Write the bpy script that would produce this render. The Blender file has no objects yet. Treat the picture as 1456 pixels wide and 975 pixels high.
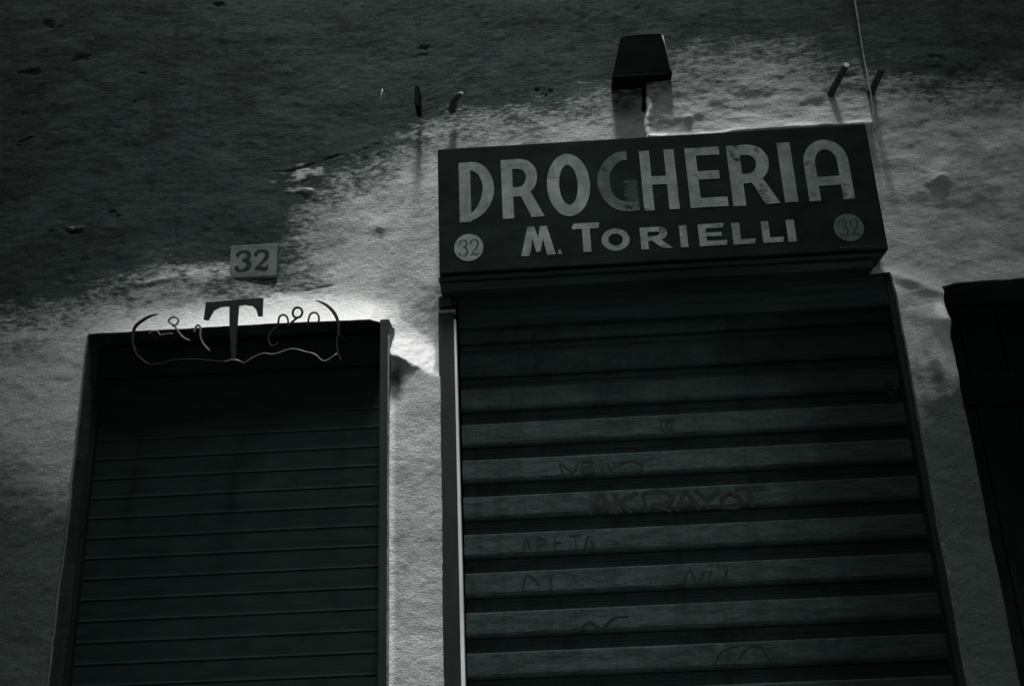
import bpy, math, random
import numpy as np
from mathutils import Matrix, Vector
random.seed(5); rng = np.random.default_rng(11)
S = bpy.context.scene
COL = S.collection

# ------------------------------------------------------------------ camera
cam = bpy.data.cameras.new('camera'); camo = bpy.data.objects.new('camera', cam); COL.objects.link(camo)
cam.sensor_width = 36.0; cam.lens = 34.99; cam.clip_start = .05; cam.clip_end = 400
yaw, pit, rol = map(math.radians, (-1.9857, 19.9707, -2.3776))
F = Vector((math.sin(yaw)*math.cos(pit), math.cos(yaw)*math.cos(pit), math.sin(pit)))
Rt = Vector((math.cos(yaw), -math.sin(yaw), 0)); U = Rt.cross(F)
X = math.cos(rol)*Rt + math.sin(rol)*U; Y = -math.sin(rol)*Rt + math.cos(rol)*U
m = Matrix((X, Y, -F)).transposed().to_4x4(); m.translation = (0, -3.3, 1.55)
camo.matrix_world = m
S.camera = camo

# ------------------------------------------------------------------ light
SUN_EL, SUN_AZ = 73.0, 8.0            # degrees; azimuth to the right of straight out from the facade
el, az = math.radians(SUN_EL), math.radians(SUN_AZ)
w = bpy.data.worlds.new('World'); S.world = w; w.use_nodes = True
nt = w.node_tree; nt.nodes.clear()
sky = nt.nodes.new('ShaderNodeTexSky'); sky.sky_type = 'NISHITA'; sky.sun_disc = False
sky.sun_elevation = el; sky.sun_rotation = math.pi + az
bw = nt.nodes.new('ShaderNodeRGBToBW')
tint = nt.nodes.new('ShaderNodeMix'); tint.data_type = 'RGBA'; tint.blend_type = 'MULTIPLY'; tint.inputs[0].default_value = 1
tint.inputs[7].default_value = (.96, 1.02, 1.0, 1)
bg = nt.nodes.new('ShaderNodeBackground'); bg.inputs[1].default_value = .05
out = nt.nodes.new('ShaderNodeOutputWorld')
nt.links.new(sky.outputs[0], bw.inputs[0]); nt.links.new(bw.outputs[0], tint.inputs[6])
nt.links.new(tint.outputs[2], bg.inputs[0]); nt.links.new(bg.outputs[0], out.inputs[0])
sl = bpy.data.lights.new('sun', 'SUN'); sl.energy = 1.5; sl.angle = math.radians(10); sl.color = (1, .995, .985)
so = bpy.data.objects.new('sun', sl); COL.objects.link(so)
sd = Vector((math.sin(az)*math.cos(el), -math.cos(az)*math.cos(el), math.sin(el)))
so.rotation_euler = sd.to_track_quat('Z', 'Y').to_euler(); so.location = sd*20
S.view_settings.view_transform = 'Standard'; S.view_settings.look = 'None'
S.view_settings.gamma = 1; S.view_settings.use_curve_mapping = False
S.view_settings.exposure = 2.05

# ------------------------------------------------------------------ helpers
def tag(o, label, cat, group=None, kind=None):
    if label: o['label'] = label
    if cat: o['category'] = cat
    if group: o['group'] = group
    if kind: o['kind'] = kind
    return o
def empty(name, loc, label, cat, group=None):
    o = bpy.data.objects.new(name, None); COL.objects.link(o); o.location = loc; o.empty_display_size = .1
    return tag(o, label, cat, group)
def link(name, me, mat, parent=None, smooth=False):
    o = bpy.data.objects.new(name, me); COL.objects.link(o)
    if mat and not me.materials: me.materials.append(mat)
    if smooth:
        for p in me.polygons: p.use_smooth = True
    if parent is not None:
        o.parent = parent; o.matrix_parent_inverse = Matrix.Translation(-parent.location)
    return o
class MB:
    def __init__(s): s.v = []; s.f = []
    def add(s, vs, fs):
        b = len(s.v); s.v += [tuple(v) for v in vs]; s.f += [tuple(b+i for i in f) for f in fs]; return s
    def box(s, x0, x1, y0, y1, z0, z1, bev=0.0):
        b = min(bev, (x1-x0)*.45, (y1-y0)*.45, (z1-z0)*.45)
        if b <= 0:
            vs = [(x, y, z) for x in (x0, x1) for y in (y0, y1) for z in (z0, z1)]
            return s.add(vs, [(0,1,3,2),(4,6,7,5),(0,4,5,1),(2,3,7,6),(0,2,6,4),(1,5,7,3)])
        import bmesh
        bm = bmesh.new(); bmesh.ops.create_cube(bm, size=1)
        for v in bm.verts: v.co = Vector(((x0+x1)/2+v.co.x*(x1-x0), (y0+y1)/2+v.co.y*(y1-y0), (z0+z1)/2+v.co.z*(z1-z0)))
        bmesh.ops.bevel(bm, geom=list(bm.edges), offset=b, segments=2, affect='EDGES', profile=.6)
        bm.verts.index_update()
        s.add([v.co[:] for v in bm.verts], [[v.index for v in f.verts] for f in bm.faces]); bm.free(); return s
    def tube(s, pts, r, n=8, cap=True):
        pts = [Vector([float(c) for c in p]) for p in pts]; k = len(pts); rs = [float(c) for c in r] if isinstance(r, (list, tuple)) else [r]*k
        rings = []; up = None
        for i, p in enumerate(pts):
            t = (pts[min(i+1, k-1)]-pts[max(i-1, 0)]).normalized()
            if up is None: up = Vector((0, 1, 0)) if abs(t.y) < .9 else Vector((0, 0, 1))
            a = (up - t*up.dot(t)).normalized(); b = t.cross(a); up = a
            rings.append([p+(a*math.cos(2*math.pi*j/n)+b*math.sin(2*math.pi*j/n))*rs[i] for j in range(n)])
        vs = [v for R in rings for v in R]
        fs = [(i*n+j, i*n+(j+1) % n, (i+1)*n+(j+1) % n, (i+1)*n+j) for i in range(k-1) for j in range(n)]
        if cap: fs += [tuple(range(n))[::-1], tuple((k-1)*n+j for j in range(n))]
        return s.add(vs, fs)
    def build(s, name, mat, parent=None, smooth=False):
        me = bpy.data.meshes.new(name); me.from_pydata(s.v, [], s.f); me.update()
        return link(name, me, mat, parent, smooth)
def spline(pts, n=6, closed=False):
    P = [np.array(p, float) for p in pts]; o = []
    k = len(P)
    for i in range(k-1):
        a = P[i-1] if i > 0 else 2*P[0]-P[1]; b = P[i]; c = P[i+1]; d = P[i+2] if i+2 < k else 2*P[-1]-P[-2]
        for j in range(n):
            t = j/n
            o.append(.5*((2*b)+(c-a)*t+(2*a-5*b+4*c-d)*t*t+(3*b-a-3*c+d)*t**3))
    o.append(P[-1]); return o

# ------------------------------------------------------------------ numpy noise
_T = rng.random((256, 256))
def vnoise(x, y):
    xi = np.floor(x).astype(int); yi = np.floor(y).astype(int); fx = x-xi; fy = y-yi
    fx = fx*fx*fx*(fx*(fx*6-15)+10); fy = fy*fy*fy*(fy*(fy*6-15)+10)
    g = lambda a, b: _T[(xi+a) & 255, (yi+b) & 255]
    return (g(0,0)*(1-fx)+g(1,0)*fx)*(1-fy)+(g(0,1)*(1-fx)+g(1,1)*fx)*fy - .5
def fbm(x, y, o=4, g=.5):
    s = 0; a = 1
    for i in range(o):
        s = s+a*vnoise(x*2**i+17.3*i, y*2**i+5.1*i); a *= g
    return s
def sst(a, b, x):
    t = np.clip((x-a)/(b-a), 0, 1); return t*t*(3-2*t)

# ------------------------------------------------------------------ materials
def new_mat(name):
    mt = bpy.data.materials.new(name); mt.use_nodes = True
    t = mt.node_tree; b = t.nodes['Principled BSDF']; return mt, t, b
def N(t, typ, **kw):
    n = t.nodes.new(typ)
    for k, v in kw.items(): setattr(n, k, v)
    return n
def noise(t, vec, scale, detail=4, rough=.55, dist=0):
    n = N(t, 'ShaderNodeTexNoise'); n.inputs['Scale'].default_value = scale; n.inputs['Detail'].default_value = detail
    n.inputs['Roughness'].default_value = rough; n.inputs['Distortion'].default_value = dist
    if vec is not None: t.links.new(vec, n.inputs['Vector'])
    return n.outputs['Fac']
def coords(t, scale=(1, 1, 1), rot=(0, 0, 0)):
    c = N(t, 'ShaderNodeNewGeometry'); mp = N(t, 'ShaderNodeMapping'); mp.inputs['Scale'].default_value = scale; mp.inputs['Rotation'].default_value = rot
    t.links.new(c.outputs['Position'], mp.inputs[0]); return mp.outputs[0]
def math_(t, op, a, b=None, c=None, clamp=False):
    n = N(t, 'ShaderNodeMath', operation=op); n.use_clamp = clamp
    for i, v in enumerate((a, b, c)):
        if v is None: continue
        if isinstance(v, (int, float)): n.inputs[i].default_value = v
        else: t.links.new(v, n.inputs[i])
    return n.outputs[0]
def rng_(t, v, a, b, c=0., d=1., smooth=False):
    n = N(t, 'ShaderNodeMapRange'); n.clamp = True
    if smooth: n.interpolation_type = 'SMOOTHSTEP'
    t.links.new(v, n.inputs[0])
    for i, q in enumerate((a, b, c, d)): n.inputs[i+1].default_value = q
    return n.outputs[0]
def mixc(t, f, a, b):
    n = N(t, 'ShaderNodeMix', data_type='RGBA')
    for i, v in ((0, f), (6, a), (7, b)):
        if isinstance(v, (int, float)): n.inputs[i].default_value = v
        elif isinstance(v, tuple): n.inputs[i].default_value = v
        else: t.links.new(v, n.inputs[i])
    return n.outputs[2]
def gr(v, tintd=1.0):       # a photographic grey: blacks slightly green, lights neutral
    k = math.exp(-v*8)*tintd
    return (v*(1-.42*k), v*(1+.12*k), v*(1+.0*k), 1)
def bump(t, b, h, strength, dist):
    n = N(t, 'ShaderNodeBump'); n.inputs['Strength'].default_value = strength; n.inputs['Distance'].default_value = dist
    t.links.new(h, n.inputs['Height']); t.links.new(n.outputs[0], b.inputs['Normal']); return n
def simple(name, lo, hi, scale=12, rough=.6, stretch=(1, 1, 1), bs=.25, bd=.002, metal=0, spec=.3, detail=6, a=.35, z=.65):
    mt, t, b = new_mat(name); v = coords(t, stretch)
    f = rng_(t, noise(t, v, scale, detail, .65), a, z)
    t.links.new(mixc(t, f, gr(lo), gr(hi)), b.inputs['Base Color'])
    b.inputs['Roughness'].default_value = rough; b.inputs['Metallic'].default_value = metal; b.inputs['Specular IOR Level'].default_value = spec
    if bs: bump(t, b, noise(t, v, scale*6, 4), bs, bd)
    return mt

def plaster_material():
    mt, t, b = new_mat('facade_plaster')
    v = coords(t); att = N(t, 'ShaderNodeAttribute'); att.attribute_name = 'limewash'
    e = att.outputs['Fac']
    vs = coords(t, (1, 1, 2.6), (0, .08, 0))
    n1 = noise(t, vs, 7, 8, .68); n2 = noise(t, vs, 34, 6, .7); n3 = noise(t, v, 160, 4, .7)
    q = math_(t, 'ADD', e, math_(t, 'MULTIPLY', math_(t, 'SUBTRACT', n1, .5), .46))
    q = math_(t, 'ADD', q, math_(t, 'MULTIPLY', math_(t, 'SUBTRACT', n2, .5), .20))
    q = math_(t, 'ADD', q, math_(t, 'MULTIPLY', math_(t, 'SUBTRACT', n3, .5), .07))
    f = rng_(t, q, -.075, .05, smooth=True)             # some wash left on the render
    f2 = rng_(t, q, .0, .24, smooth=True)              # a full coat
    lit_paint = N(t, 'ShaderNodeAttribute'); lit_paint.attribute_name = 'painted_light'
    soot_shade = N(t, 'ShaderNodeAttribute'); soot_shade.attribute_name = 'soot_shade'
    # limewash: mottled, rubbed, slightly dirty
    wm = rng_(t, noise(t, v, 5.5, 8, .62), .30, .68)
    white = mixc(t, wm, gr(.40), gr(.60))
    grit = rng_(t, noise(t, v, 220, 3, .7), .34, .62)
    white = mixc(t, math_(t, 'MULTIPLY', math_(t, 'SUBTRACT', 1, grit), .42), white, gr(.22))
    worn = rng_(t, noise(t, vs, 17, 9, .72), .56, .72)
    white = mixc(t, math_(t, 'MULTIPLY', worn, .5), white, gr(.22))
    thin = mixc(t, rng_(t, n2, .40, .62), gr(.05), gr(.30))
    white = mixc(t, f2, thin, white)
    fq = math_(t, 'ADD', lit_paint.outputs['Fac'], math_(t, 'MULTIPLY', math_(t, 'SUBTRACT', n2, .5), .5))
    white = mixc(t, rng_(t, fq, .25, .75, smooth=True), white, mixc(t, grit, gr(.70), gr(.88)))  # painted highlights: lips, pier heads and slab edges get a lighter colour
    sq = math_(t, 'ADD', soot_shade.outputs['Fac'], math_(t, 'MULTIPLY', math_(t, 'SUBTRACT', n1, .5), 1.1))
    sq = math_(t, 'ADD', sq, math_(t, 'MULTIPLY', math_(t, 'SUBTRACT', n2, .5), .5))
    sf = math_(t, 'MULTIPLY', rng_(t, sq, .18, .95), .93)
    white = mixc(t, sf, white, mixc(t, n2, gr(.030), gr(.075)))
    # old dark render: horizontal float marks with pale scratches
    vh = coords(t, (1, 1, 3.6), (0, .055, 0))
    h1 = noise(t, vh, 15, 10, .76, .3); h2 = noise(t, vh, 75, 6, .78)
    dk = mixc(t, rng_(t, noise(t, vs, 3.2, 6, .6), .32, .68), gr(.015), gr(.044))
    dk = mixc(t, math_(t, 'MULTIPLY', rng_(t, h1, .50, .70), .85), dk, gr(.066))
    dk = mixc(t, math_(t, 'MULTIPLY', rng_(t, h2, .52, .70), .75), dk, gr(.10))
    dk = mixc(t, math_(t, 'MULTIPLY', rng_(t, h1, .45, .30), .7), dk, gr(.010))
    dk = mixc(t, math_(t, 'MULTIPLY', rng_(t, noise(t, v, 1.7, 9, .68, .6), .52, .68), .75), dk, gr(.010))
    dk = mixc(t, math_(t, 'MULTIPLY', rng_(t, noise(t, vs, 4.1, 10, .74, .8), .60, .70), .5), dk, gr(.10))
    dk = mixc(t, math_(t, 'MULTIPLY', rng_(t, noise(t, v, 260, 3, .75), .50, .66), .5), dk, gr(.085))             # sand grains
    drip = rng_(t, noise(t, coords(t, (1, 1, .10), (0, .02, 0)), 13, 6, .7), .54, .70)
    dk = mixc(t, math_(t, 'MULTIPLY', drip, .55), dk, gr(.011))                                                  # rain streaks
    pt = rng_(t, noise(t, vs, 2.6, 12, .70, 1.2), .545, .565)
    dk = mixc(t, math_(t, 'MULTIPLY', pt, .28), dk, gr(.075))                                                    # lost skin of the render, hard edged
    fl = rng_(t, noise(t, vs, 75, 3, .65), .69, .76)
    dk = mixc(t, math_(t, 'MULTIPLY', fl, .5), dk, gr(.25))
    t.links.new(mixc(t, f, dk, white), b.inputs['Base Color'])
    b.inputs['Roughness'].default_value = .92; b.inputs['Specular IOR Level'].default_value = .15
    hw = math_(t, 'ADD', math_(t, 'MULTIPLY', noise(t, coords(t, (1, 1, 1.6), (0, -.5, 0)), 52, 6, .68, .4), .9), math_(t, 'MULTIPLY', noise(t, v, 150, 4, .7), .95))
    hd = math_(t, 'ADD', math_(t, 'MULTIPLY', h1, 1.15), math_(t, 'MULTIPLY', h2, .75))
    mh = N(t, 'ShaderNodeMix', data_type='FLOAT'); t.links.new(f, mh.inputs[0]); t.links.new(hd, mh.inputs[2]); t.links.new(hw, mh.inputs[3])
    hh = math_(t, 'ADD', mh.outputs[0], math_(t, 'MULTIPLY', f, .5))
    bump(t, b, hh, .95, .0085)
    return mt
M = dict(
 plaster=plaster_material(),
 pave=simple('pavement_stone', .10, .22, 3, .85),
 opp=simple('unseen_house_render', .18, .28, 2.5, .9),
 oppw=simple('unseen_house_shutter', .03, .06, 5, .6),
 shutl=simple('brown_shutter', .012, .0185, 9, .85, (1, 1, 3), .2, .001, spec=.06),
 steel=simple('dark_steel', .009, .016, 16, .8, (1, 1, .4), .3, .001, spec=.1),
 guide=simple('guide_steel', .009, .020, 22, .6, (1, 1, .25), .3, .001),
 edge=simple('worn_bright_steel', .5, .78, 26, .5, (1, 1, .12), .2, .001),
 iron=simple('wrought_iron', .006, .015, 60, .65, bs=.4, bd=.001, spec=.2),
 ironb=simple('pale_iron', .045, .13, 50, .4, bs=.3, bd=.001, spec=.6),  # lighter iron for the foot and some scrolls
 sign=simple('sign_black_enamel', .005, .014, 7, .85, (1, 1, 2), .15, .001, spec=.06),
 wood=simple('weathered_board', .022, .045, 8, .85, (.35, 1, 6), .4, .002, spec=.1),
 marble=simple('marble_plaque', .06, .17, 11, .8, bs=.4, bd=.001, a=.3, z=.7),
 ink=simple('engraved_black', .007, .016, 60, .9, bs=0),
 graf=simple('spray_paint', .005, .010, 40, .8, bs=0),
 roundel=simple('roundel_paint', .14, .20, 40, .8, bs=.1, bd=.0005, spec=.1),
 roundeld=simple('faded_roundel_paint', .06, .095, 40, .8, bs=.1, bd=.0005, spec=.1),
 door=simple('black_door', .005, .010, 7, .8, (3, 1, .4), spec=.08),
 lampb=simple('lamp_black', .004, .008, 20, .9, bs=.1, spec=.03),
 lampe=simple('lamp_rim', .16, .32, 40, .45),
 cable=simple('cable_grey', .09, .26, 30, .6, bs=.1),
 rust=simple('rusty_stub', .022, .06, 60, .8, bs=.5, bd=.002),
 cut=simple('cut_end', .28, .5, 60, .7, bs=.3),
)
def shutter_material():
    mt, t, b = new_mat('painted_shutter'); v = coords(t); vs = coords(t, (1, 1, 2.5))
    c = mixc(t, rng_(t, noise(t, vs, 9, 7, .68), .32, .68), gr(.026), gr(.050))
    c = mixc(t, math_(t, 'MULTIPLY', rng_(t, noise(t, v, 150, 3, .7), .40, .66), .35), c, gr(.075))
    st = rng_(t, noise(t, coords(t, (1, 1, .07)), 16, 7, .7), .50, .72)
    c = mixc(t, math_(t, 'MULTIPLY', st, .6), c, gr(.014))
    c = mixc(t, math_(t, 'MULTIPLY', rng_(t, noise(t, coords(t, (.25, 1, 2)), 40, 6, .75), .60, .70), .5), c, gr(.09))
    c = mixc(t, math_(t, 'MULTIPLY', rng_(t, noise(t, v, 5, 9, .72, .8), .56, .66), .6), c, gr(.016))
    sep = N(t, 'ShaderNodeSeparateXYZ'); t.links.new(v, sep.inputs[0])
    q = math_(t, 'ADD', sep.outputs[0], math_(t, 'MULTIPLY', math_(t, 'SUBTRACT', noise(t, coords(t, (1.2, 1, 1)), 3.2, 7, .62), .5), .9))
    c = mixc(t, math_(t, 'MULTIPLY', rng_(t, q, .62, 1.0, smooth=True), .85), c, gr(.010))     # shade over the latch side, painted into the slat colour
    t.links.new(c, b.inputs['Base Color']); b.inputs['Roughness'].default_value = .8; b.inputs['Specular IOR Level'].default_value = .1
    bump(t, b, noise(t, vs, 9, 6, .55), .8, .009)
    return mt
M['shut'] = shutter_material()
def letter_material(name, lo, mid, hi, wear):
    mt, t, b = new_mat(name); v = coords(t, (1, 1, 1.6)); vv = coords(t, (1, 1, .14)); vh = coords(t, (.3, 1, 3))
    c = mixc(t, rng_(t, noise(t, v, 9, 8, .7), .36, .64), gr(mid*.7), gr(hi))
    c = mixc(t, math_(t, 'MULTIPLY', rng_(t, noise(t, vv, 38, 5, .7), .46, .66), .65), c, gr(mid*.62))      # brush streaks
    c = mixc(t, math_(t, 'MULTIPLY', rng_(t, noise(t, vh, 26, 6, .7), .57, .68), .6), c, gr(lo))           # scuffs
    c = mixc(t, math_(t, 'MULTIPLY', rng_(t, noise(t, v, 170, 3, .7), .42, .64), .35), c, gr(hi*1.15))
    wv = math_(t, 'ADD', noise(t, v, 24, 9, .75), math_(t, 'MULTIPLY', noise(t, coords(t, (1, 1, .25)), 9, 4, .6), .45))
    c = mixc(t, rng_(t, wv, wear, wear+.12), c, gr(lo*.6))
    t.links.new(c, b.inputs['Base Color']); b.inputs['Roughness'].default_value = .85; b.inputs['Specular IOR Level'].default_value = .1
    bump(t, b, noise(t, v, 60, 5, .7), .3, .001)
    return mt
M['let'] = letter_material('letter_paint', .030, .15, .24, .80)
M['letg'] = letter_material('flaked_letter_paint', .010, .055, .12, .76)
M['letg2'] = letter_material('lost_letter_paint', .010, .030, .060, .74)

# ------------------------------------------------------------------ setting: ground and the unseen houses across the alley
me = bpy.data.meshes.new('pavement'); me.from_pydata([(-60, -60, 0), (60, -60, 0), (60, 60, 0), (-60, 60, 0)], [], [(0, 1, 2, 3)])
tag(link('pavement', me, M['pave']), 'grey stone paving of the narrow alley', 'pavement', kind='structure')

def unseen_house(x0, x1, top, label):  # unseen houses, their height and gap set to shape the sunlight
    r = empty('unseen_house', ((x0+x1)/2, -4.0, 0), label, 'building')
    MB().box(x0, x1, -6.5, -4.0, .002, top).build('wall', M['opp'], r)
    MB().box(x0-.12, x1+.12, -6.7, -3.82, top, top+.16).build('roof', M['opp'], r)
    s = 1 if x1 > 3 else -1
    xe = x0 if s > 0 else x1
    for z in (3.6, 6.6):
        for k in (1.3, 3.6):
            xc = xe+s*k
            wd = MB().box(xc-.5, xc+.5, -4.0, -3.95, z, z+1.7, .01).build('window', M['oppw'], r)
            MB().box(xc-.6, xc+.6, -4.0, -3.86, z-.1, z-.002).build('sill', M['opp'], wd)
unseen_house(-9.5, -.66, 19., 'unseen plain rendered house across the alley with tall shuttered windows')
unseen_house(1.36, 10.5, 19.4, 'unseen plain rendered house across the alley on the other corner')

# ------------------------------------------------------------------ facade
OPEN = [(-1.65, -.55, 2.876), (-.37, 1.245, 2.95), (1.40, 2.55, 2.895)]      # x0, x1, top
def axis(lo, a, b, hi, fine, coarse, exact):
    g = list(np.arange(lo, a, coarse))+list(np.arange(a, b, fine))+list(np.arange(b, hi+coarse*.5, coarse))
    g = np.array(g)
    for e in exact: g[np.argmin(abs(g-e))] = e
    return np.unique(g)
gx = axis(-6, -2.3, 2.2, 6, .005, .12, [o[i] for o in OPEN for i in (0, 1)])
gz = axis(0, 1.4, 4.6, 9.5, .005, .12, [o[2] for o in OPEN])
GX, GZ = np.meshgrid(gx, gz, indexing='ij')
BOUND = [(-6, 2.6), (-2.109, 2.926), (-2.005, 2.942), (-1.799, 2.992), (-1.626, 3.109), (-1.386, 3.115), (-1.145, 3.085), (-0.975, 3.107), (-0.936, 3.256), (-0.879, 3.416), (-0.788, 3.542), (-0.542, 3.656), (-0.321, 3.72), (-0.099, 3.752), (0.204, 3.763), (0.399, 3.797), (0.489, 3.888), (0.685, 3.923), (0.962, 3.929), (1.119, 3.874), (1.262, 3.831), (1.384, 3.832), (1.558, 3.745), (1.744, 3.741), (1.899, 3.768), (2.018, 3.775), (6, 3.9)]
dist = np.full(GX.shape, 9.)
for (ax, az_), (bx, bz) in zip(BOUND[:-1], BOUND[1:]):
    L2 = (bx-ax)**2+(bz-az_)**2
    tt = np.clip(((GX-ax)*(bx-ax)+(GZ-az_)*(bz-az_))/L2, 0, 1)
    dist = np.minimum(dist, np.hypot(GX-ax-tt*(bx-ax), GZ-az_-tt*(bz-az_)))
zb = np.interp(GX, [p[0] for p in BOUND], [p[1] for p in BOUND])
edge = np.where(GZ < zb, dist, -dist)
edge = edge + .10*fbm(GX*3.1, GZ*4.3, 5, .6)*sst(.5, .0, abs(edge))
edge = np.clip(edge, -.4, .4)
# a hole knocked in the dark render and flakes by the edge
def blob(cx, cz, rx, rz): return np.exp(-((GX-cx)/rx)**2-((GZ-cz)/rz)**2)
rag = .55+1.3*fbm(GX*26, GZ*34, 4, .6)
edge = edge + .50*blob(-1.79, 3.322, .085, .020)*rag - .45*blob(-1.775, 3.308, .026, .009)
edge = edge + .32*blob(-.93, 3.53, .10, .06)*rag - .30*blob(-.885, 3.50, .05, .03)*rag + .5*blob(-.897, 3.474, .022, .006)
edge = edge + .36*blob(-1.22, 3.13, .16, .03)*rag
xle = .425+.14*np.clip(GZ-3.60, 0, .5)+.022*fbm(GX*5, GZ*16, 4)
lit_paint = sst(3.07, 2.93, GZ-.05*fbm(GX*6, GZ*6, 4))*(.45*sst(-1.75, -1.45, GX)+.55*sst(-1.5, -1.0, GX))*sst(-.50, -.56, GX)  # lip over the narrow shutter painted lighter, as if catching light
dd = GZ-np.interp(GX, [-6, -.625, -.585, -.545, -.37, 6], [2.862, 2.862, 2.822, 2.742, 2.634, 2.634])
lit_paint = np.maximum(lit_paint, sst(-.015, .015, dd)*sst(.21, .13, dd+.25*(GX+.47))*sst(-.60, -.55, GX)*sst(-.375, -.42, GX))  # bright spot on the pier head, light put into the colour
lit_paint = np.maximum(lit_paint, (.75+.9*fbm(GX*14, GZ*18, 4))*sst(.0, .006, GX-xle)*sst(.034, .010, GX-xle)*sst(3.80, 3.70, GZ)*sst(3.545, 3.555, GZ))  # painted highlight down the slab's left edge
lit_paint = np.maximum(lit_paint, .9*blob(1.385, 2.775, .035, .045))  # painted light on the second pier's swollen head
lit_paint = np.maximum(lit_paint, .8*(.8+1.2*fbm(GX*9, GZ*12, 4))*sst(.435, .445, GX-.14*np.clip(GZ-3.60, 0, .5))*sst(1.29, 1.27, GX)*sst(3.59, 3.57, GZ)*sst(3.53, 3.55, GZ))  # painted highlight along the slab's lower lip
soot_shade = np.zeros(GX.shape)  # sooty smudges together with shade painted into the plaster
soot_shade = np.maximum(soot_shade, 1.25*sst(2.70, 1.95, GZ+.45*(GX+1.75))*sst(-1.4, -1.6, GX))           # shade painted into the plaster, deepening down the left pier
soot_shade = np.maximum(soot_shade, .8*sst(1.37, 1.43, GX)*sst(3.0, 2.85, GZ))  # painted shade that blends the pier edge into the door opening
soot_shade = np.maximum(soot_shade, .75*blob(.36, 3.72, .06, .06))  # the lamp's cast shadow, deepened in the plaster colour
soot_shade = np.maximum(soot_shade, 1.3*sst(2.74, 2.45, GZ-.25*fbm(GX*7, GZ*5, 4))*sst(1.15, 1.3, GX))  # painted shade down the right pier as well
soot_shade = np.maximum(soot_shade, .45*blob(-.44, 2.945, .09, .075))
soot_shade = np.maximum(soot_shade, 1.2*blob(-.535, 2.63, .032, .085))  # shade under the pier ridge, painted as a dark streak
soot_shade = np.maximum(soot_shade, .35*sst(1.2, 1.5, GX)*sst(2.5, 2.9, GZ))
soot_shade = np.maximum(soot_shade, .40*sst(3.60, 3.85, GZ)*sst(.3, .6, GX))
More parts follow.
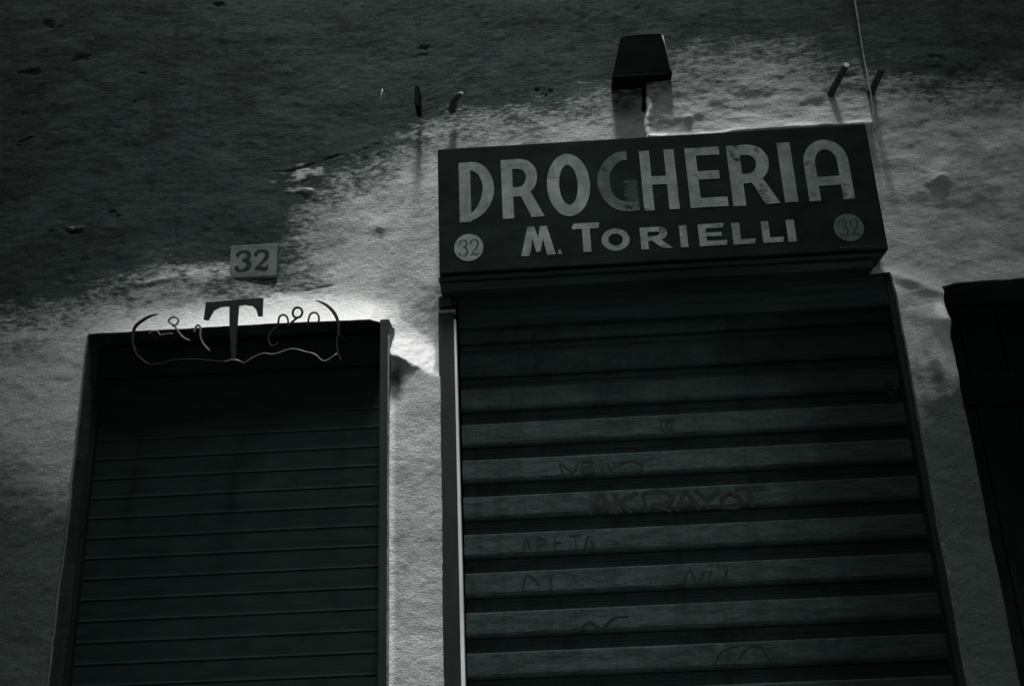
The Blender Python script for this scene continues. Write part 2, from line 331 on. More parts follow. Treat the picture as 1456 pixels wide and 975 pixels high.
# relief, metres out of the wall plane (towards the alley)
def relief():
    dkm = sst(.03, -.05, edge)
    h = dkm*(.0014*fbm(GX*16, GZ*40, 4, .7) + .004*fbm(GX*3, GZ*5, 3) - .006*sst(.56, .72, fbm(GX*5+40, GZ*11, 5, .6))) + .010*fbm(GX*2.2, GZ*2.2, 3) + .006*fbm(GX*8, GZ*9, 4) + .0022*fbm(GX*34, GZ*46, 3)
    h = h + .004*sst(-.06, .06, edge + .05*fbm(GX*20, GZ*26, 4))            # limewash coat over the render
    # the wall lies back above the lintels; the plaster sweeps out to the lip over the shop opening
    A = np.interp(GX, [-6, -1.9, -1.5, -1.0, -.6, -.46, -.3, .3, 1.2, 1.6, 6], [.03, .034, .05, .074, .088, .088, .06, .05, .05, .045, .03])
    L = np.interp(GX, [-6, -1.6, -1, -.6, -.4, 6], [.16, .14, .115, .10, .10, .16])
    z0 = np.interp(GX, [-6, -.625, -.585, -.545, -.37, -.34, -.30, 6], [2.862, 2.862, 2.822, 2.742, 2.634, 2.70, 2.862, 2.862])
    z0 = z0 + .022*fbm(GX*17, GZ*12+3, 4, .6)*sst(-.60, -.55, GX)*sst(-.34, -.37, GX)
    zl = GZ-z0; zp = np.maximum(zl, 0)
    flare = np.interp(GX, [-6, -1.8, -1.4, -1.05, -.7, -.5, -.25, .3, 6], [.0, .014, .040, .064, .080, .080, .060, .03, .0])
    lip = -.6*A*(1-np.exp(-zp/L)) - flare*(1-np.exp(-(zp/.072)**1.2))
    # head of the pier: a slanting ridge, the plaster above it leaning back, a hollow below its left end
    lean = -1.02*(.125-np.log1p(np.exp((.125-zp)/.016))*.016) - .012*(1-np.exp(-zp/.2))
    wx = sst(-.64, -.545, GX)*sst(-.33, -.38, GX)*sst(.42, .17, zl)
    h = h + wx*np.minimum(lean, 0) + lip*(1-wx)
    h = h - sst(-.58, -.55, GX)*sst(-.36, -.42, GX)*.036*np.exp(-((GX+.540)/.06)**2)*sst(.0, -.02, zl)*sst(-.26, -.06, zl)
    # second pier: swollen head
    d = GZ-(2.742-(GX-1.38)*.25); up = np.exp(-np.maximum(d, 0)/.06)*(d > 0); dn = np.exp(-(np.minimum(d, 0)/.035)**2)*(d <= 0)
    h = h + .036*np.exp(-((GX-1.385)/.045)**2)*(up+dn)
    h = h + .022*np.exp(-((GX-1.30)/.07)**2)*np.exp(-((GZ-2.93+.5*(GX-1.25))/.025)**2)
    R = sst(1.15, 1.35, GX)*sst(4.0, 3.7, GZ)*sst(2.6, 2.8, GZ)
    h = h + R*(.014*fbm(GX*4.5+3, GZ*8.5, 4, .5) + .003*fbm(GX*14, GZ*22+9, 3))
    # knobs
    h = h + .011*np.exp(-((GX+.613)/.040)**2-((GZ-3.300)/.030)**2) + .004*np.exp(-((GX+.60)/.010)**2-((GZ-3.290)/.008)**2)
    h = h - .012*np.exp(-((GX+.613)/.006)**2-((GZ-3.279)/.006)**2)
    h = h + .015*np.exp(-((GX-1.489-.4*(GZ-3.31))/.040)**2-((GZ-3.316)/.024)**2)*(1+1.5*fbm(GX*24, GZ*24, 4)) - .010*np.exp(-((GX-1.50)/.05)**2-((GZ-3.27)/.025)**2)
    h = h - .014*np.exp(-((GX+1.775)/.026)**2-((GZ-3.308)/.009)**2) + .004*np.exp(-((GX+1.80)/.06)**2-((GZ-3.325)/.03)**2)*(1+3*fbm(GX*26, GZ*34, 4))
    # flaked curls along the old edge
    h = h + .009*np.exp(-((GX+.897)/.022)**2-((GZ-3.474+.3*(GX+.897))/.006)**2)
    h = h + .005*np.exp(-((GX+1.47)/.16)**2-((GZ-3.085-.18*(GX+1.47))/.010)**2)*(1+1.6*fbm(GX*20, GZ*20, 3))
    # cracks running off the lip
    h = h - .006*np.exp(-((GZ-(3.045+.012*np.sin(GX*22)))/.004)**2)*sst(-.93, -.88, GX)*sst(-.76, -.80, GX)
    ck = GZ-(3.575+.24*(GX+.98)+.022*fbm(GX*9, GX*0+1, 5, .6))
    h = h - .0055*np.exp(-(ck/.004)**2)*sst(-1.10, -.95, GX)*sst(-.58, -.68, GX)*np.clip(.8+3.2*fbm(GX*15, GZ*0+7, 4), 0, 2)
    # raised slab of plaster over the sign, rolled lip at its foot and left edge
    xl = .425+.14*np.clip(GZ-3.60, 0, .5)+.022*fbm(GX*5, GZ*16, 4)
    ins = sst(-.003, .012, GX-xl)*sst(.010, -.004, GX-1.283)*sst(-.004, .010, GZ-(3.548+.012*fbm(GX*5, GZ*0+2, 3)))
    fade = sst(4.05, 3.80, GZ)
    h = h + ins*(.018*fade+.006) + ins*fade*.026*np.exp(-np.maximum(GZ-3.551, 0)/.028) + ins*fade*.024*np.exp(-np.maximum(GX-xl, 0)/.018)*sst(3.80, 3.66, GZ)
    h = h + ins*fade*(.022*fbm(GX*4+8, GZ*9, 5, .52)) + .010*ins*np.exp(-((GX-.60)/.016)**2-((GZ-3.635)/.010)**2)
    return h
H = relief()
jit = .0022*fbm(GX*0+GZ*9, GZ*7+GX*3, 4); jiz = .0022*fbm(GX*9, GX*7+GZ*3, 4)
near = np.zeros(GX.shape)
for x0, x1, zt in OPEN:
    dx = np.maximum(np.maximum(x0-GX, GX-x1), 0); dz = np.maximum(GZ-zt, 0)
    near = np.maximum(near, np.exp(-(np.hypot(dx, dz)/.02)**2))
cr = np.exp(-((GX-1.40)**2+(GZ-2.895)**2)/.05**2)
VX = GX + jit*near + .014*cr; VZ = GZ + jiz*near - .014*cr
fine_zone = (GX > -2.3) & (GX < 2.2) & (GZ > 1.4) & (GZ < 4.6)
nx, nz = len(gx), len(gz)
V = np.stack([VX, -H, VZ], -1).reshape(-1, 3)
I = np.arange(nx*nz).reshape(nx, nz)
cxm = (gx[:-1]+gx[1:])/2; czm = (gz[:-1]+gz[1:])/2
keep = np.ones((nx-1, nz-1), bool)
for x0, x1, zt in OPEN:
    keep &= ~(((cxm > x0) & (cxm < x1))[:, None] & (czm < zt)[None, :])
Q = np.stack([I[:-1, :-1], I[1:, :-1], I[1:, 1:], I[:-1, 1:]], -1)[keep]
at_e = list(edge.reshape(-1)); at_f = list(lit_paint.reshape(-1)); at_s = list(soot_shade.reshape(-1)); Vx = [V]; Qx = [Q]; nv = len(V)
for x0, x1, zt in OPEN:                                              # reveals going back into the wall, closed by a back wall
    i0, i1, jt = [int(np.argmin(abs(g-v))) for g, v in ((gx, x0), (gx, x1), (gz, zt))]
    path = [I[i0, j] for j in range(0, jt)]+[I[i, jt] for i in range(i0, i1)]+[I[i1, j] for j in range(jt, -1, -1)]
    path = np.array(path); base = V[path]
    idx = [path]
    for yy in (.004, .03, .12, .36):
        p = base.copy(); k = yy/.36
        p[:, 1] = base[:, 1]*(1-k)+yy if yy < .3 else .36
        p[:, 1] += .003*vnoise(p[:, 0]*40+yy*90, p[:, 2]*40)
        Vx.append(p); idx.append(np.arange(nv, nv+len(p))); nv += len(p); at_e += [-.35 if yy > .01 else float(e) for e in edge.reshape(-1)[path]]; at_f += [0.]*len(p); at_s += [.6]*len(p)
    for a, b in zip(idx[:-1], idx[1:]):
        Qx.append(np.stack([a[:-1], a[1:], b[1:], b[:-1]], -1))
    p = np.array([(x0-.05, .355, -.01), (x1+.05, .355, -.01), (x1+.05, .355, zt+.05), (x0-.05, .355, zt+.05)])
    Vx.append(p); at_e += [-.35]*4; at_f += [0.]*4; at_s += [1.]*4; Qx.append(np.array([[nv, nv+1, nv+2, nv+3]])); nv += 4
V = np.concatenate(Vx).astype(np.float32); Q = np.concatenate(Qx).astype(np.int32)
me = bpy.data.meshes.new('house_facade')
me.vertices.add(len(V)); me.vertices.foreach_set('co', V.ravel())
me.loops.add(Q.size); me.loops.foreach_set('vertex_index', Q.ravel())
me.polygons.add(len(Q)); me.polygons.foreach_set('loop_start', np.arange(0, Q.size, 4, dtype=np.int32))
me.update(calc_edges=True); me.validate()
me.polygons.foreach_set('use_smooth', np.ones(len(Q), bool))
for nm, dat in (('limewash', at_e), ('painted_light', at_f), ('soot_shade', at_s)):
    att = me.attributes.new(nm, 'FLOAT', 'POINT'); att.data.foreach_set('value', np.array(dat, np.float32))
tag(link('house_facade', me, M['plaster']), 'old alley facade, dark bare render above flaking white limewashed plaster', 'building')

# ------------------------------------------------------------------ roller shutters
def extrude_profile(prof, x0, x1, n, dent=0.0, seed=0):
    r = random.Random(seed); mb = MB(); k = len(prof); vs = []
    for i in range(n+1):
        x = x0+(x1-x0)*i/n; d = r.uniform(-dent, dent)
        vs += [(x, y+d, z) for y, z in prof]
    fs = [(i*k+j, (i+1)*k+j, (i+1)*k+(j+1) % k, i*k+(j+1) % k) for i in range(n) for j in range(k)]
    fs += [tuple(range(k)), tuple(n*k+j for j in range(k))[::-1]]
    return mb.add(vs, fs)
# main shop shutter
sh = empty('roller_shutter', (.47, .15, 0), 'wide ribbed roller shutter with faint graffiti under the shop sign', 'shutter')
PITCH = .131
DY = -.075
prof = [(.166, .002), (.157, .004), (.1525, .010), (.1503, .019), (.150, .030), (.150, .081), (.151, .085), (.169, .0865), (.173, .090), (.175, .107), (.171, .110), (.171, .115), (.175, .118), (.175, .131), (.200, .131), (.200, .002)]
KS = 3.375/3.45; prof = [(y+DY, z*KS) for y, z in prof]
meshes = [extrude_profile(prof, -.306, 1.229, 2, 0, s) for s in range(4)]
slm = []
for q in meshes:
    mm = bpy.data.meshes.new('slat'); mm.from_pydata(q.v, [], q.f); mm.update(); slm.append(mm)
for k in range(-5, 17):
    z = 1.55+(2.154-1.55)*KS-PITCH*KS*k
    if z < .01: continue
    o = link('slat', slm[k % 4], M['shut'], sh); o.location.z = z
MB().box(-.306, 1.243, .150+DY, .20+DY, .005, .056, .004).build('bottom_bar', M['steel'], sh)
MB().box(-.306, 1.230, .035, .13, 2.83, 2.965, .008).build('header_board', M['wood'], sh)
# side guides: dark plate, bright worn lip
g = MB(); g.box(-.374, -.318, -.004, .13, .005, 2.893, .003)
g = g.build('guide_rail', M['guide'], sh)
v = []; zz = [.005, .8, 1.6, 2.3, 2.85]
mb = MB()
for z in zz:
    wd = .019-.0125*(z/2.85)
    v += [(-.318, -.006, z), (-.318+wd, -.002, z), (-.318+wd, .03, z), (-.318, .03, z)]
mb.add(v, [(i*4+j, i*4+(j+1) % 4, i*4+4+(j+1) % 4, i*4+4+j) for i in range(len(zz)-1) for j in range(4)]+[(0, 1, 2, 3), (19, 18, 17, 16)])
mb.build('worn_lip', M['edge'], g)
MB().box(-.372, -.311, -.010, .02, 2.875, 2.886, .003).build('strap', M['cable'], g)
MB().box(1.229, 1.247, .03, .13, .005, 2.965, .003).build('guide_rail', M['steel'], sh)
MB().box(-.372, -.326, -.012, .10, 2.897, 2.938, .003).build('corner_block', M['guide'], sh)
MB().tube([(1.19+.018*math.cos(a*math.pi/8), .138+DY, 2.536+.022*math.sin(a*math.pi/8)) for a in range(17)], .0028, 6).build('latch_ring', M['steel'], sh, True)
MB().box(1.184, 1.196, .136+DY, .152+DY, 2.55, 2.567, .002).build('latch_staple', M['steel'], sh)

# graffiti, brush and marker strokes lying on the slat faces
def tr(p): return (p[0]*KS, 1.55+(p[1]-1.55)*KS)
def ribbon(pts, wid, y, mb, cap=True):
    P = [np.array(p, float) for p in pts]; k = len(P); W = wid if isinstance(wid, (list, tuple, np.ndarray)) else [wid]*k
    vs = []
    for i in range(k):
        t = P[min(i+1, k-1)]-P[max(i-1, 0)]; t = t/(np.hypot(*t)+1e-9); nn = np.array([-t[1], t[0]])*W[i]/2
        a, b = P[i]+nn, P[i]-nn; vs += [(a[0], y, a[1]), (b[0], y, b[1])]
    mb.add(vs, [(2*i, 2*i+1, 2*i+3, 2*i+2) for i in range(k-1)])
GR = [[[(0.123, 2.16), (0.169, 2.233)], [(0.169, 2.233), (0.203, 2.159)], [(0.139, 2.187), (0.194, 2.187)]],
 [[(0.219, 2.230), (0.214, 2.158)], [(0.296, 2.228), (0.228, 2.199)], [(0.228, 2.199), (0.27, 2.159)]],
 [[(0.315, 2.225), (0.318, 2.159)], [(0.315, 2.223), (0.374, 2.228), (0.415, 2.206), (0.397, 2.183), (0.336, 2.182)], [(0.347, 2.181), (0.405, 2.158)]],
 [[(0.422, 2.158), (0.461, 2.227)], [(0.461, 2.227), (0.505, 2.158)], [(0.435, 2.176), (0.495, 2.18)]],
 [[(0.495, 2.229), (0.535, 2.19)], [(0.582, 2.225), (0.535, 2.19), (0.535, 2.158)]],
 [[(0.615, 2.212), (0.645, 2.19), (0.636, 2.165), (0.606, 2.16), (0.584, 2.17), (0.585, 2.195), (0.615, 2.212)]],
 [[(0.63, 2.224), (0.736, 2.224)], [(0.683, 2.222), (0.683, 2.158)]]]
k = 0
for strokes in GR:
    mb = MB()
    for s in strokes:
        k += 1; s = [tr(p) for p in s]; sp = spline(s, 6); ribbon(sp, [.0150*(1+.18*math.sin(k*2.1+j*.9)) for j in range(len(sp))], .1494+DY-.00015*(k % 4), mb)
    mb.build('graffiti_letter', M['graf'], sh)
NE = [[[(0.043, 2.301), (0.034, 2.344), (0.074, 2.311), (0.099, 2.35)]], [[(0.149, 2.347), (0.11, 2.343), (0.116, 2.306), (0.152, 2.31)], [(0.114, 2.326), (0.145, 2.33)]],
      [[(0.18, 2.345), (0.179, 2.297)]], [[(0.199, 2.339), (0.211, 2.31), (0.227, 2.337)]], [[(0.238, 2.334), (0.283, 2.34), (0.321, 2.324), (0.302, 2.302), (0.258, 2.302)]]]
NE += [[[(.40, 2.474), (.398, 2.452), (.414, 2.44), (.432, 2.452), (.436, 2.474)], [(.394, 2.481), (.448, 2.483)], [(.427, 2.482), (.414, 2.45)]]]
NE += [[[(-.11, 2.04), (-.10, 2.09), (-.085, 2.05)]], [[(-.06, 2.04), (-.06, 2.088), (-.03, 2.07), (-.06, 2.06)]], [[(0, 2.09), (.0, 2.045), (.03, 2.042)], [(0, 2.07), (.025, 2.07)]], [[(.05, 2.09), (.09, 2.09)], [(.07, 2.09), (.072, 2.04)]], [[(.10, 2.045), (.115, 2.085), (.13, 2.05)]]]
NE += [[[(.42, 1.91), (.45, 1.955), (.47, 1.91), (.50, 1.95)]], [[(.52, 1.95), (.51, 1.915), (.545, 1.912)]], [[(.56, 1.91), (.575, 1.955)]], [[(-.12, 1.91), (-.10, 1.965), (-.06, 1.93)]], [[(-.02, 1.96), (-.02, 1.91), (.02, 1.91)]]]
NE += [[[(.06, 1.775), (.10, 1.80), (.14, 1.78), (.18, 1.81), (.23, 1.815)]], [[(.49, 1.64), (.53, 1.69), (.58, 1.705)]], [[(.58, 1.665), (.62, 1.70), (.66, 1.70)], [(.655, 1.70), (.69, 1.64)]]]
for strokes in NE:
    mb = MB()
    for s in strokes:
        k += 1; s = [tr(p) for p in s]; sp = spline(s, 5); ribbon(sp, [.0058*(1+.4*math.sin(k*1.7+j*.8)) for j in range(len(sp))], .1494+DY-.00015*(k % 4), mb)
    mb.build('graffiti_stroke', M['graf'], sh)

# narrower shutter at the neighbouring shop
sh2 = empty('roller_shutter', (-1.1, .13, 0), 'dark fine-slatted roller shutter behind the iron letter T', 'shutter')
prof = [(.1262, 0), (.1262, .046), (.1245, .0472), (.1242, .0490), (.1262, .0550), (.1262, .0695), (.15, .0695), (.15, 0)]
q = extrude_profile(prof, -1.64, -.565, 10, .0008, 3)
mm = bpy.data.meshes.new('slat'); mm.from_pydata(q.v, [], q.f); mm.update()
for k in range(39):
    z = 2.665-.070*k
    if z < .01: break
    o = link('slat', mm, M['shutl'], sh2); o.location.z = z
MB().box(-1.645, -.56, .108, .17, 2.736, 2.852, .002).build('header_board', M['steel'], sh2)
for x0, x1 in ((-1.648, -1.632),):
    MB().box(x0, x1, .100, .18, .005, 2.735, .003).build('guide_rail', M['steel'], sh2)
gd = MB().box(-.582, -.549, -.012, .17, .005, 2.862, .003).build('guide_rail', M['guide'], sh2)
MB().box(-.5535, -.5475, -.016, .0, .01, 2.80, .0015).build('worn_lip', M['cable'], gd)

# ------------------------------------------------------------------ doorway beyond the second pier
dr = empty('plank_door', (1.97, .25, 0), 'black plank door in the dark opening beside the second pier', 'door')
for k in range(8):
    MB().box(1.402+.143*k, 1.402+.143*k+.139, .235, .27, .01, 2.885, .005).build('plank', M['door'], dr)
MB().box(1.40, 2.54, .215, .24, 2.50, 2.62, .004).build('rail', M['door'], dr)

# ------------------------------------------------------------------ shop sign
YS = -.07; KL = 3.23/3.2
def ux(x): return x*KL
def uz(z): return 1.55+(z-1.55)*KL
sg = empty('shop_sign', (.425, -.05, 2.98), 'long black painted sign reading DROGHERIA M. TORIELLI over the wide shutter', 'sign')
mb = MB()      # board: slightly out of true, rounded lower right end
mb.box(ux(-.357), ux(1.211), YS, .15, uz(2.985), uz(3.490), .006)
mb.build('board', M['sign'], sg)
MB().box(-.365, 1.205, YS+.012, .06, 2.979, 2.995, .004).build('bottom_trim', M['wood'], sg)
MB().box(-.360, 1.17, -.045, .07, 2.942, 2.976, .004).build('lower_board', M['wood'], sg)
class Letter:
    def __init__(s, x0, x1, z0, z1): s.b = (ux(x0), ux(x1), uz(z0), uz(z1)); s.mb = MB(); s.k = 0
    def P(s, u, v): x0, x1, z0, z1 = s.b; return (x0+(x1-x0)*u, YS-.0012-.0002*s.k, z0+(z1-z0)*v)
    def poly(s, pts): s.mb.add([s.P(*p) for p in pts], [tuple(range(len(pts)))]); s.k += 1; return s
    def rect(s, a, b, c, d): return s.poly([(a, c), (b, c), (b, d), (a, d)])
    def strip(s, o, i, sm=True):
        if sm: o = spline(o, 6); i = spline(i, 6)
        n = len(o); s.mb.add([s.P(*p) for p in o]+[s.P(*p) for p in i], [(j, j+1, n+j+1, n+j) for j in range(n-1)]); s.k += 1; return s
    def ring(s, cx, cz, rx, rz, ix, iz, a0=0, a1=360, n=40):
        A = [math.radians(a0+(a1-a0)*j/n) for j in range(n+1)]
        return s.strip([(cx+rx*math.cos(a), cz+rz*math.sin(a)) for a in A], [(cx+ix*math.cos(a), cz+iz*math.sin(a)) for a in A], False)
    def done(s, mat='let', name='letter'): return s.mb.build(name, M[mat], sg)
zL, zH = 3.187, 3.430
def R_(l):
    l.rect(0, .29, 0, 1)
    l.strip([(.285, 1), (.5, 1), (.74, .95), (.9, .82), (.93, .69), (.88, .54), (.72, .42), (.5, .37), (.285, .36)],
            [(.285, .83), (.42, .83), (.55, .81), (.62, .75), (.64, .68), (.61, .60), (.53, .54), (.42, .52), (.285, .52)])
    return l.poly([(.44, .43), (.74, .43), (1.07, .01), (.74, 0)])
l = Letter(-.28, -.153, 3.182, 3.427); l.rect(0, .33, .0, .995)
l.strip([(.32, 1), (.6, .97), (.86, .83), (1, .58), (.93, .34), (.7, .14), (.37, .03), (.0, -.002)],
        [(.325, .86), (.46, .83), (.6, .74), (.68, .57), (.63, .40), (.52, .26), (.4, .18), (.325, .14)]); l.done()
R_(Letter(-.125, .015, 3.187, 3.427)).done()
Letter(.039, .195, 3.182, 3.437).ring(.5, .5, .5, .5, .215, .32).done()
l = Letter(.218, .365, 3.190, 3.437)
l.strip([(.80, .985), (.55, .97), (.26, .85), (.07, .65), (.03, .45), (.14, .22), (.38, .06), (.65, .0), (1., .0)],
        [(.80, .84), (.62, .82), (.46, .73), (.35, .60), (.33, .45), (.38, .31), (.52, .20), (.70, .155), (1., .155)]); l.done('letg')
l = Letter(.218, .365, 3.190, 3.437); l.rect(.66, 1, .16, .50); l.done('letg2')
l = Letter(.381, .507, zL, zH); l.rect(0, .29, 0, 1).rect(.71, 1, 0, 1).rect(.288, .712, .42, .56); l.done()
l = Letter(.546, .680, zL, zH); l.rect(0, .29, 0, 1).rect(.288, .93, .865, 1).rect(.288, .86, .46, .60).rect(.288, 1, 0, .155); l.done()
R_(Letter(.697, .853, 3.185, 3.430)).done()
Letter(.880, .927, 3.188, 3.430).rect(0, 1, 0, 1).done()
l = Letter(.966, 1.126, 3.187, 3.432); l.rect(0, .255, 0, .62).rect(.745, 1, 0, .62).ring(.5, .615, .5, .385, .245, .22, 0, 180).rect(.25, .75, .24, .385); l.done()
a, b = 3.036, 3.121
l = Letter(-.066, .057, 3.036, 3.150)
l.poly([(0, 0), (.25, 0), (.42, 1), (.22, 1)]).poly([(.75, 0), (1, 0), (.78, 1), (.58, 1)]).poly([(.26, .93), (.42, 1), (.58, .32), (.45, .1)]).poly([(.45, .1), (.56, .14), (.74, .93), (.58, 1)]); l.done()
Letter(.062, .080, 3.037, 3.056).poly([(0, 0), (1, 0), (.6, 1), (.3, .8)]).done()
l = Letter(.121, .214, 3.039, 3.152); l.poly([(.02, .80), (1.0, .80), (1.03, 1), (.06, 1), (-.03, .86)]).rect(.36, .66, 0, .81); l.done()
Letter(.221, .320, 3.037, 3.124).ring(.5, .5, .5, .5, .26, .27).done()
l = Letter(.358, .458, a, b); l.rect(0, .26, 0, 1)
l.strip([(.255, 1), (.7, .99), (.93, .85), (.93, .6), (.75, .42), (.255, .36)], [(.255, .78), (.58, .78), (.68, .74), (.68, .66), (.58, .60), (.255, .57)])
l.poly([(.36, .42), (.68, .44), (1.1, .0), (.74, .02)]); l.done()
Letter(.497, .523, a, b).rect(0, 1, 0, 1).done()
l = Letter(.563, .661, a, b); l.rect(0, .27, 0, 1).poly([(.268, .80), (.88, .80), (.95, 1), (.268, 1)]).rect(.268, .82, .42, .60).poly([(.268, 0), (.95, 0), (1, .22), (.268, .22)]); l.done()
for x0, x1 in ((.681, .758), (.784, .856)):
    l = Letter(x0, x1, a-.001, b-.002); l.rect(0, .36, 0, 1).poly([(.358, 0), (.95, 0), (1.04, .24), (.358, .22)]); l.done()
Letter(.870, .902, a-.002, b-.002).rect(.05, .95, 0, 1).done()
THREE = ([(.06, .76), (.13, .92), (.36, 1.0), (.60, .93), (.66, .76), (.56, .60), (.34, .53)], [.16, .13, .07, .13, .19, .12, .05])
THREE2 = ([(.34, .535), (.58, .48), (.70, .28), (.58, .08), (.34, .0), (.12, .06), (.05, .22)], [.05, .13, .21, .14, .06, .11, .18])
TWO = ([(.07, .74), (.13, .92), (.36, 1.0), (.60, .92), (.66, .72), (.54, .50), (.30, .26), (.07, .03)], [.18, .14, .07, .14, .20, .14, .07, .05])
TWO2 = ([(.07, .07), (.28, .09), (.50, .04), (.66, .06), (.72, .24)], [.05, .15, .15, .10, .04])
def digit(parts, x, z, w, h, y, mat, parent, bold=1.0):
    mb = MB()
    for n_, (p, ww) in enumerate(parts):
        pp = spline(p, 6); W = np.interp(np.linspace(0, len(p)-1, len(pp)), range(len(p)), ww)*w*1.25*bold
        ribbon([(x+q[0]*w/.72, z+q[1]*h) for q in pp], list(W), y-.0003*n_, mb)
    return mb.build('digit', mat, parent)
for cx, cz, mt in ((-.2505, 3.082, 'roundel'), (1.0865, 3.076, 'roundeld')):
    n = 40; cx = ux(cx); cz = uz(cz)
    mb = MB().add([(cx+.0525*math.cos(2*math.pi*i/n), YS-.0012, cz+.0535*math.sin(2*math.pi*i/n)) for i in range(n)], [tuple(range(n))])
    rd = mb.build('roundel', M[mt], sg)
    digit((THREE, THREE2), cx-.036, cz-.031, .032, .062, YS-.0022, M['ink'], rd, .62)
    digit((TWO, TWO2), cx+.004, cz-.031, .032, .062, YS-.0022, M['ink'], rd, .62)
mb = MB()
for i in range(9): mb.add([(1.055+.0125*i+dx, YS-.0012, 3.012+dz) for dx, dz in ((0, 0), (.008, 0), (.008, .006), (0, .006))], [(0, 1, 2, 3)])
mb.build('maker_line', M['letg2'], sg)

# ------------------------------------------------------------------ marble house number
pq = empty('number_plaque', (-1.075, .08, 3.086), 'small pale marble house number plaque reading 32 above the narrow shutter', 'plaque')
MB().box(-1.1733, -0.9925, .083, .17, 3.0979, 3.2348, .004).build('slab', M['marble'], pq)
digit((THREE, THREE2), -1.1498, 3.1296, .054, .078, .0815, M['ink'], pq, 1.35)
digit((TWO, TWO2), -1.0803, 3.1286, .054, .078, .0815, M['ink'], pq, 1.35)

# ------------------------------------------------------------------ wrought iron monogram
ir = empty('iron_monogram', (-1.08, -.07, 2.70), 'wrought iron letter T between curled scrolls over the narrow shutter', 'ironwork')
YI = -.07
T_ = [(-1.195, 2.938), (-0.991, 2.944), (-0.990, 2.876), (-1.005, 2.876), (-1.012, 2.899), (-1.028, 2.917), (-1.056, 2.923), (-1.077, 2.921), (-1.078, 2.853), (-1.0765, 2.715), (-1.0895, 2.715), (-1.106, 2.855), (-1.109, 2.921), (-1.142, 2.921), (-1.166, 2.908), (-1.176, 2.888), (-1.184, 2.871), (-1.199, 2.874)]
n = len(T_)
import bmesh
bm = bmesh.new()
fr = [bm.verts.new((x, YI-.005, z)) for x, z in T_]; f0 = bm.faces.new(fr)
ex = bmesh.ops.extrude_face_region(bm, geom=[f0]); bmesh.ops.translate(bm, verts=[q for q in ex['geom'] if isinstance(q, bmesh.types.BMVert)], vec=(0, .010, 0))
bmesh.ops.triangulate(bm, faces=[f for f in bm.faces if len(f.verts) > 4]); bmesh.ops.recalc_face_normals(bm, faces=list(bm.faces))
me = bpy.data.meshes.new('letter'); bm.to_mesh(me); bm.free(); link('letter', me, M['iron'], ir)
MB().tube([(-1.115, YI, 2.712), (-1.09, YI-.003, 2.716), (-1.07, YI-.003, 2.714), (-1.045, YI, 2.703)], .0035, 6).build('foot', M['ironb'], ir, True)
SC = dict(lpar=([(-1.367, 2.905), (-1.396, 2.898), (-1.428, 2.879), (-1.447, 2.857), (-1.45, 2.822), (-1.444, 2.787), (-1.428, 2.754), (-1.398, 2.727), (-1.381, 2.717)], [.002, .005, .0062, .006, .005, .004, .004, .0035, .003], 0),
 lloop=([(-1.244, 2.797), (-1.267, 2.809), (-1.288, 2.833), (-1.304, 2.857), (-1.322, 2.87), (-1.325, 2.882), (-1.309, 2.891), (-1.292, 2.88), (-1.296, 2.863), (-1.312, 2.855)], .0038, 1),
 lcurl=([(-1.393, 2.832), (-1.38, 2.84), (-1.363, 2.839), (-1.352, 2.825), (-1.329, 2.827), (-1.307, 2.827)], .0034, 1),
 lc2=([(-1.23, 2.827), (-1.228, 2.844), (-1.218, 2.855), (-1.209, 2.84), (-1.208, 2.814), (-1.196, 2.784), (-1.17, 2.754)], .0038, 1),
 lwave=([(-1.381, 2.717), (-1.337, 2.718), (-1.305, 2.727), (-1.256, 2.729), (-1.206, 2.725), (-1.115, 2.712)], .0022, 0),
 r1=([(-.934, 2.835), (-.931, 2.859), (-0.929, 2.869), (-0.917, 2.876), (-0.904, 2.869), (-0.898, 2.854), (-.896, 2.83)], .0036, 0),
 r2=([(-0.866, 2.861), (-0.878, 2.868), (-0.882, 2.883), (-0.877, 2.896), (-0.865, 2.901), (-0.852, 2.893), (-0.848, 2.88), (-0.854, 2.866), (-0.866, 2.861), (-.885, 2.845), (-.897, 2.83)], .0042, 0),
 r3=([(-.828, 2.83), (-.824, 2.858), (-0.819, 2.872), (-0.807, 2.878), (-0.794, 2.872), (-0.788, 2.857), (-.79, 2.832)], .0036, 0),
 rpar=([(-0.801, 2.924), (-0.77, 2.909), (-0.742, 2.883), (-0.726, 2.856), (-0.719, 2.832), (-0.717, 2.797), (-0.722, 2.763), (-.719, 2.723), (-.705, 2.691)], [.002, .005, .0062, .006, .005, .004, .0035, .0035, .003], 0),
 rwave=([(-1.045, 2.703), (-1.01, 2.725), (-0.978, 2.735), (-0.95, 2.730), (-0.923, 2.735), (-0.896, 2.744), (-0.869, 2.745), (-0.836, 2.734), (-0.798, 2.721), (-0.765, 2.695), (-.72, 2.72)], .0027, 1),
 rback=([(-.93, 2.836), (-.955, 2.815), (-.965, 2.785), (-.95, 2.76), (-.93, 2.77)], .003, 0))
for k_, (pts, r, bright) in SC.items():
    sp = spline(pts, 5); rr = r if not isinstance(r, list) else list(np.interp(np.linspace(0, len(r)-1, len(sp)), range(len(r)), r))
    MB().tube([(p[0], YI, p[1]) for p in sp], rr, 7).build('scroll', M['ironb' if bright else 'iron'], ir, True)
for x, z in ((-1.445, 2.79), (-.719, 2.80), (-1.083, 2.75)):
    MB().tube([(x, YI, z), (x, .06, z)], .004, 6).build('fixing_pin', M['iron'], ir, True)

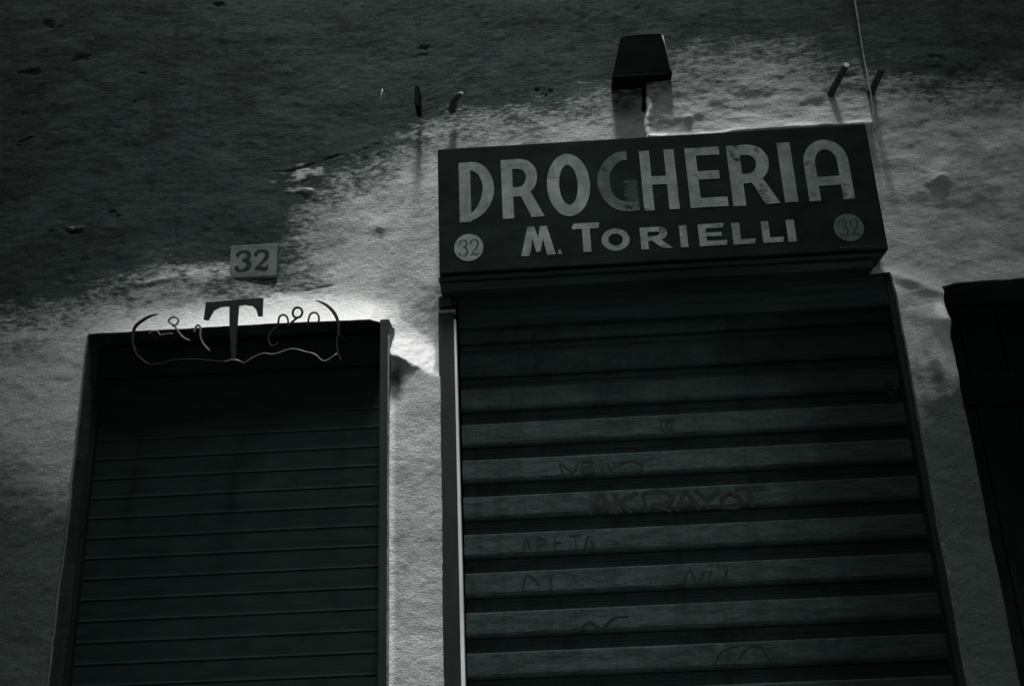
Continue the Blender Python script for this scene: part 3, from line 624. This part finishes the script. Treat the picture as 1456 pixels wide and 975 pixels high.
# ------------------------------------------------------------------ lamp above the sign
lp = empty('wall_lamp', (.42, 0, 3.74), 'black tapered lamp housing on the wall above the sign', 'lamp')
mb = MB()
y0, y1 = -.03, .09
top = [(.352, y0-.016, 3.938), (.511, y0-.016, 3.938), (.511, y1, 3.938), (.352, y1, 3.938)]
bot = [(.312, y0, 3.785), (.534, y0, 3.785), (.534, y1, 3.785), (.312, y1, 3.785)]
mb.add(top+bot, [(0, 1, 2, 3), (0, 4, 5, 1), (1, 5, 6, 2), (2, 6, 7, 3), (3, 7, 4, 0), (7, 6, 5, 4)])
mb.build('housing', M['lampb'], lp)
MB().box(.308, .538, y0+.001, y1, 3.768, 3.784, .003).build('rim', M['lampb'], lp)
MB().tube([(.513, y0-.018, 3.934), (.519, y0-.013, 3.90), (.533, y0-.004, 3.785)], .0032, 6).build('edge_bead', M['lampe'], lp, True)
MB().tube([(.36, y0-.014, 3.940), (.44, y0-.014, 3.943), (.505, y0-.014, 3.941)], .003, 6).build('edge_bead', M['lampb'], lp, True)
MB().tube([(.433, .03, 3.76), (.433, .032, 3.71), (.428, .04, 3.67), (.426, .08, 3.655)], [.011, .010, .010, .012], 8).build('stem', M['lampb'], lp, True)

lp.location = (.427, 0, 3.773)
# ------------------------------------------------------------------ stubs, nails, hooks and the cable
for (b, t, lab, cut) in (((1.146, .05, 3.704), (1.172, -.12, 3.730), 'rusty iron stub with a pale sawn end above the sign', True), ((1.307, .05, 3.709), (1.305, -.11, 3.712), 'short dark rusty stub just beside the thin wall cable', False)):
    st = empty('iron_stub', b, lab, 'iron stub', 'iron stubs in the wall')
    B, T = Vector(b), Vector(t)
    MB().tube([B, B.lerp(T, .2), B.lerp(T, .6), T], [.017, .0135, .013, .0125], 10).build('rod', M['rust'], st)
    d = (T-B).normalized()
    MB().tube([T-d*.001, T+d*.003], [.0118, .0110], 10).build('end', M['cut' if cut else 'rust'], st)
mb = MB().tube(spline([(1.296, .02, 9.3), (1.298, .018, 6), (1.300, .012, 4.3), (1.298, .010, 4.06), (1.291, .006, 3.86), (1.288, -.004, 3.72), (1.281, -.012, 3.60), (1.268, -.02, 3.50)], 6), .0030, 7)
tag(mb.build('cable', M['cable'], None, True), 'thin pale cable running down the wall to the sign corner', 'cable')
mb = MB().tube([(-.578, .06, 3.825), (-.580, -.004, 3.830), (-.581, -.010, 3.815), (-.586, -.008, 3.765)], [.0022, .0022, .0022, .0016], 6)
tag(mb.build('bent_nail', M['cut'], None, True), 'thin pale bent nail hanging in the dark render', 'nail')
mb = MB().box(-.456, -.438, .012, .09, 3.755, 3.85, .004)
tag(mb.build('iron_cleat', M['lampb']), 'black upright iron cleat between the bent nail and the broken tie', 'iron cleat')
tie = empty('broken_tie', (-.29, .04, 3.75), 'broken iron tie with a pale chipped tip above the sign end', 'iron tie')
MB().tube([(-.315, .07, 3.765), (-.30, .0, 3.762), (-.283, -.028, 3.765), (-.268, -.045, 3.757)], [.016, .015, .013, .008], 8).build('shank', M['rust'], tie, True)
MB().tube([(-.275, -.040, 3.766), (-.266, -.048, 3.760), (-.262, -.05, 3.752)], [.005, .006, .003], 6).build('tip', M['cut'], tie, True)
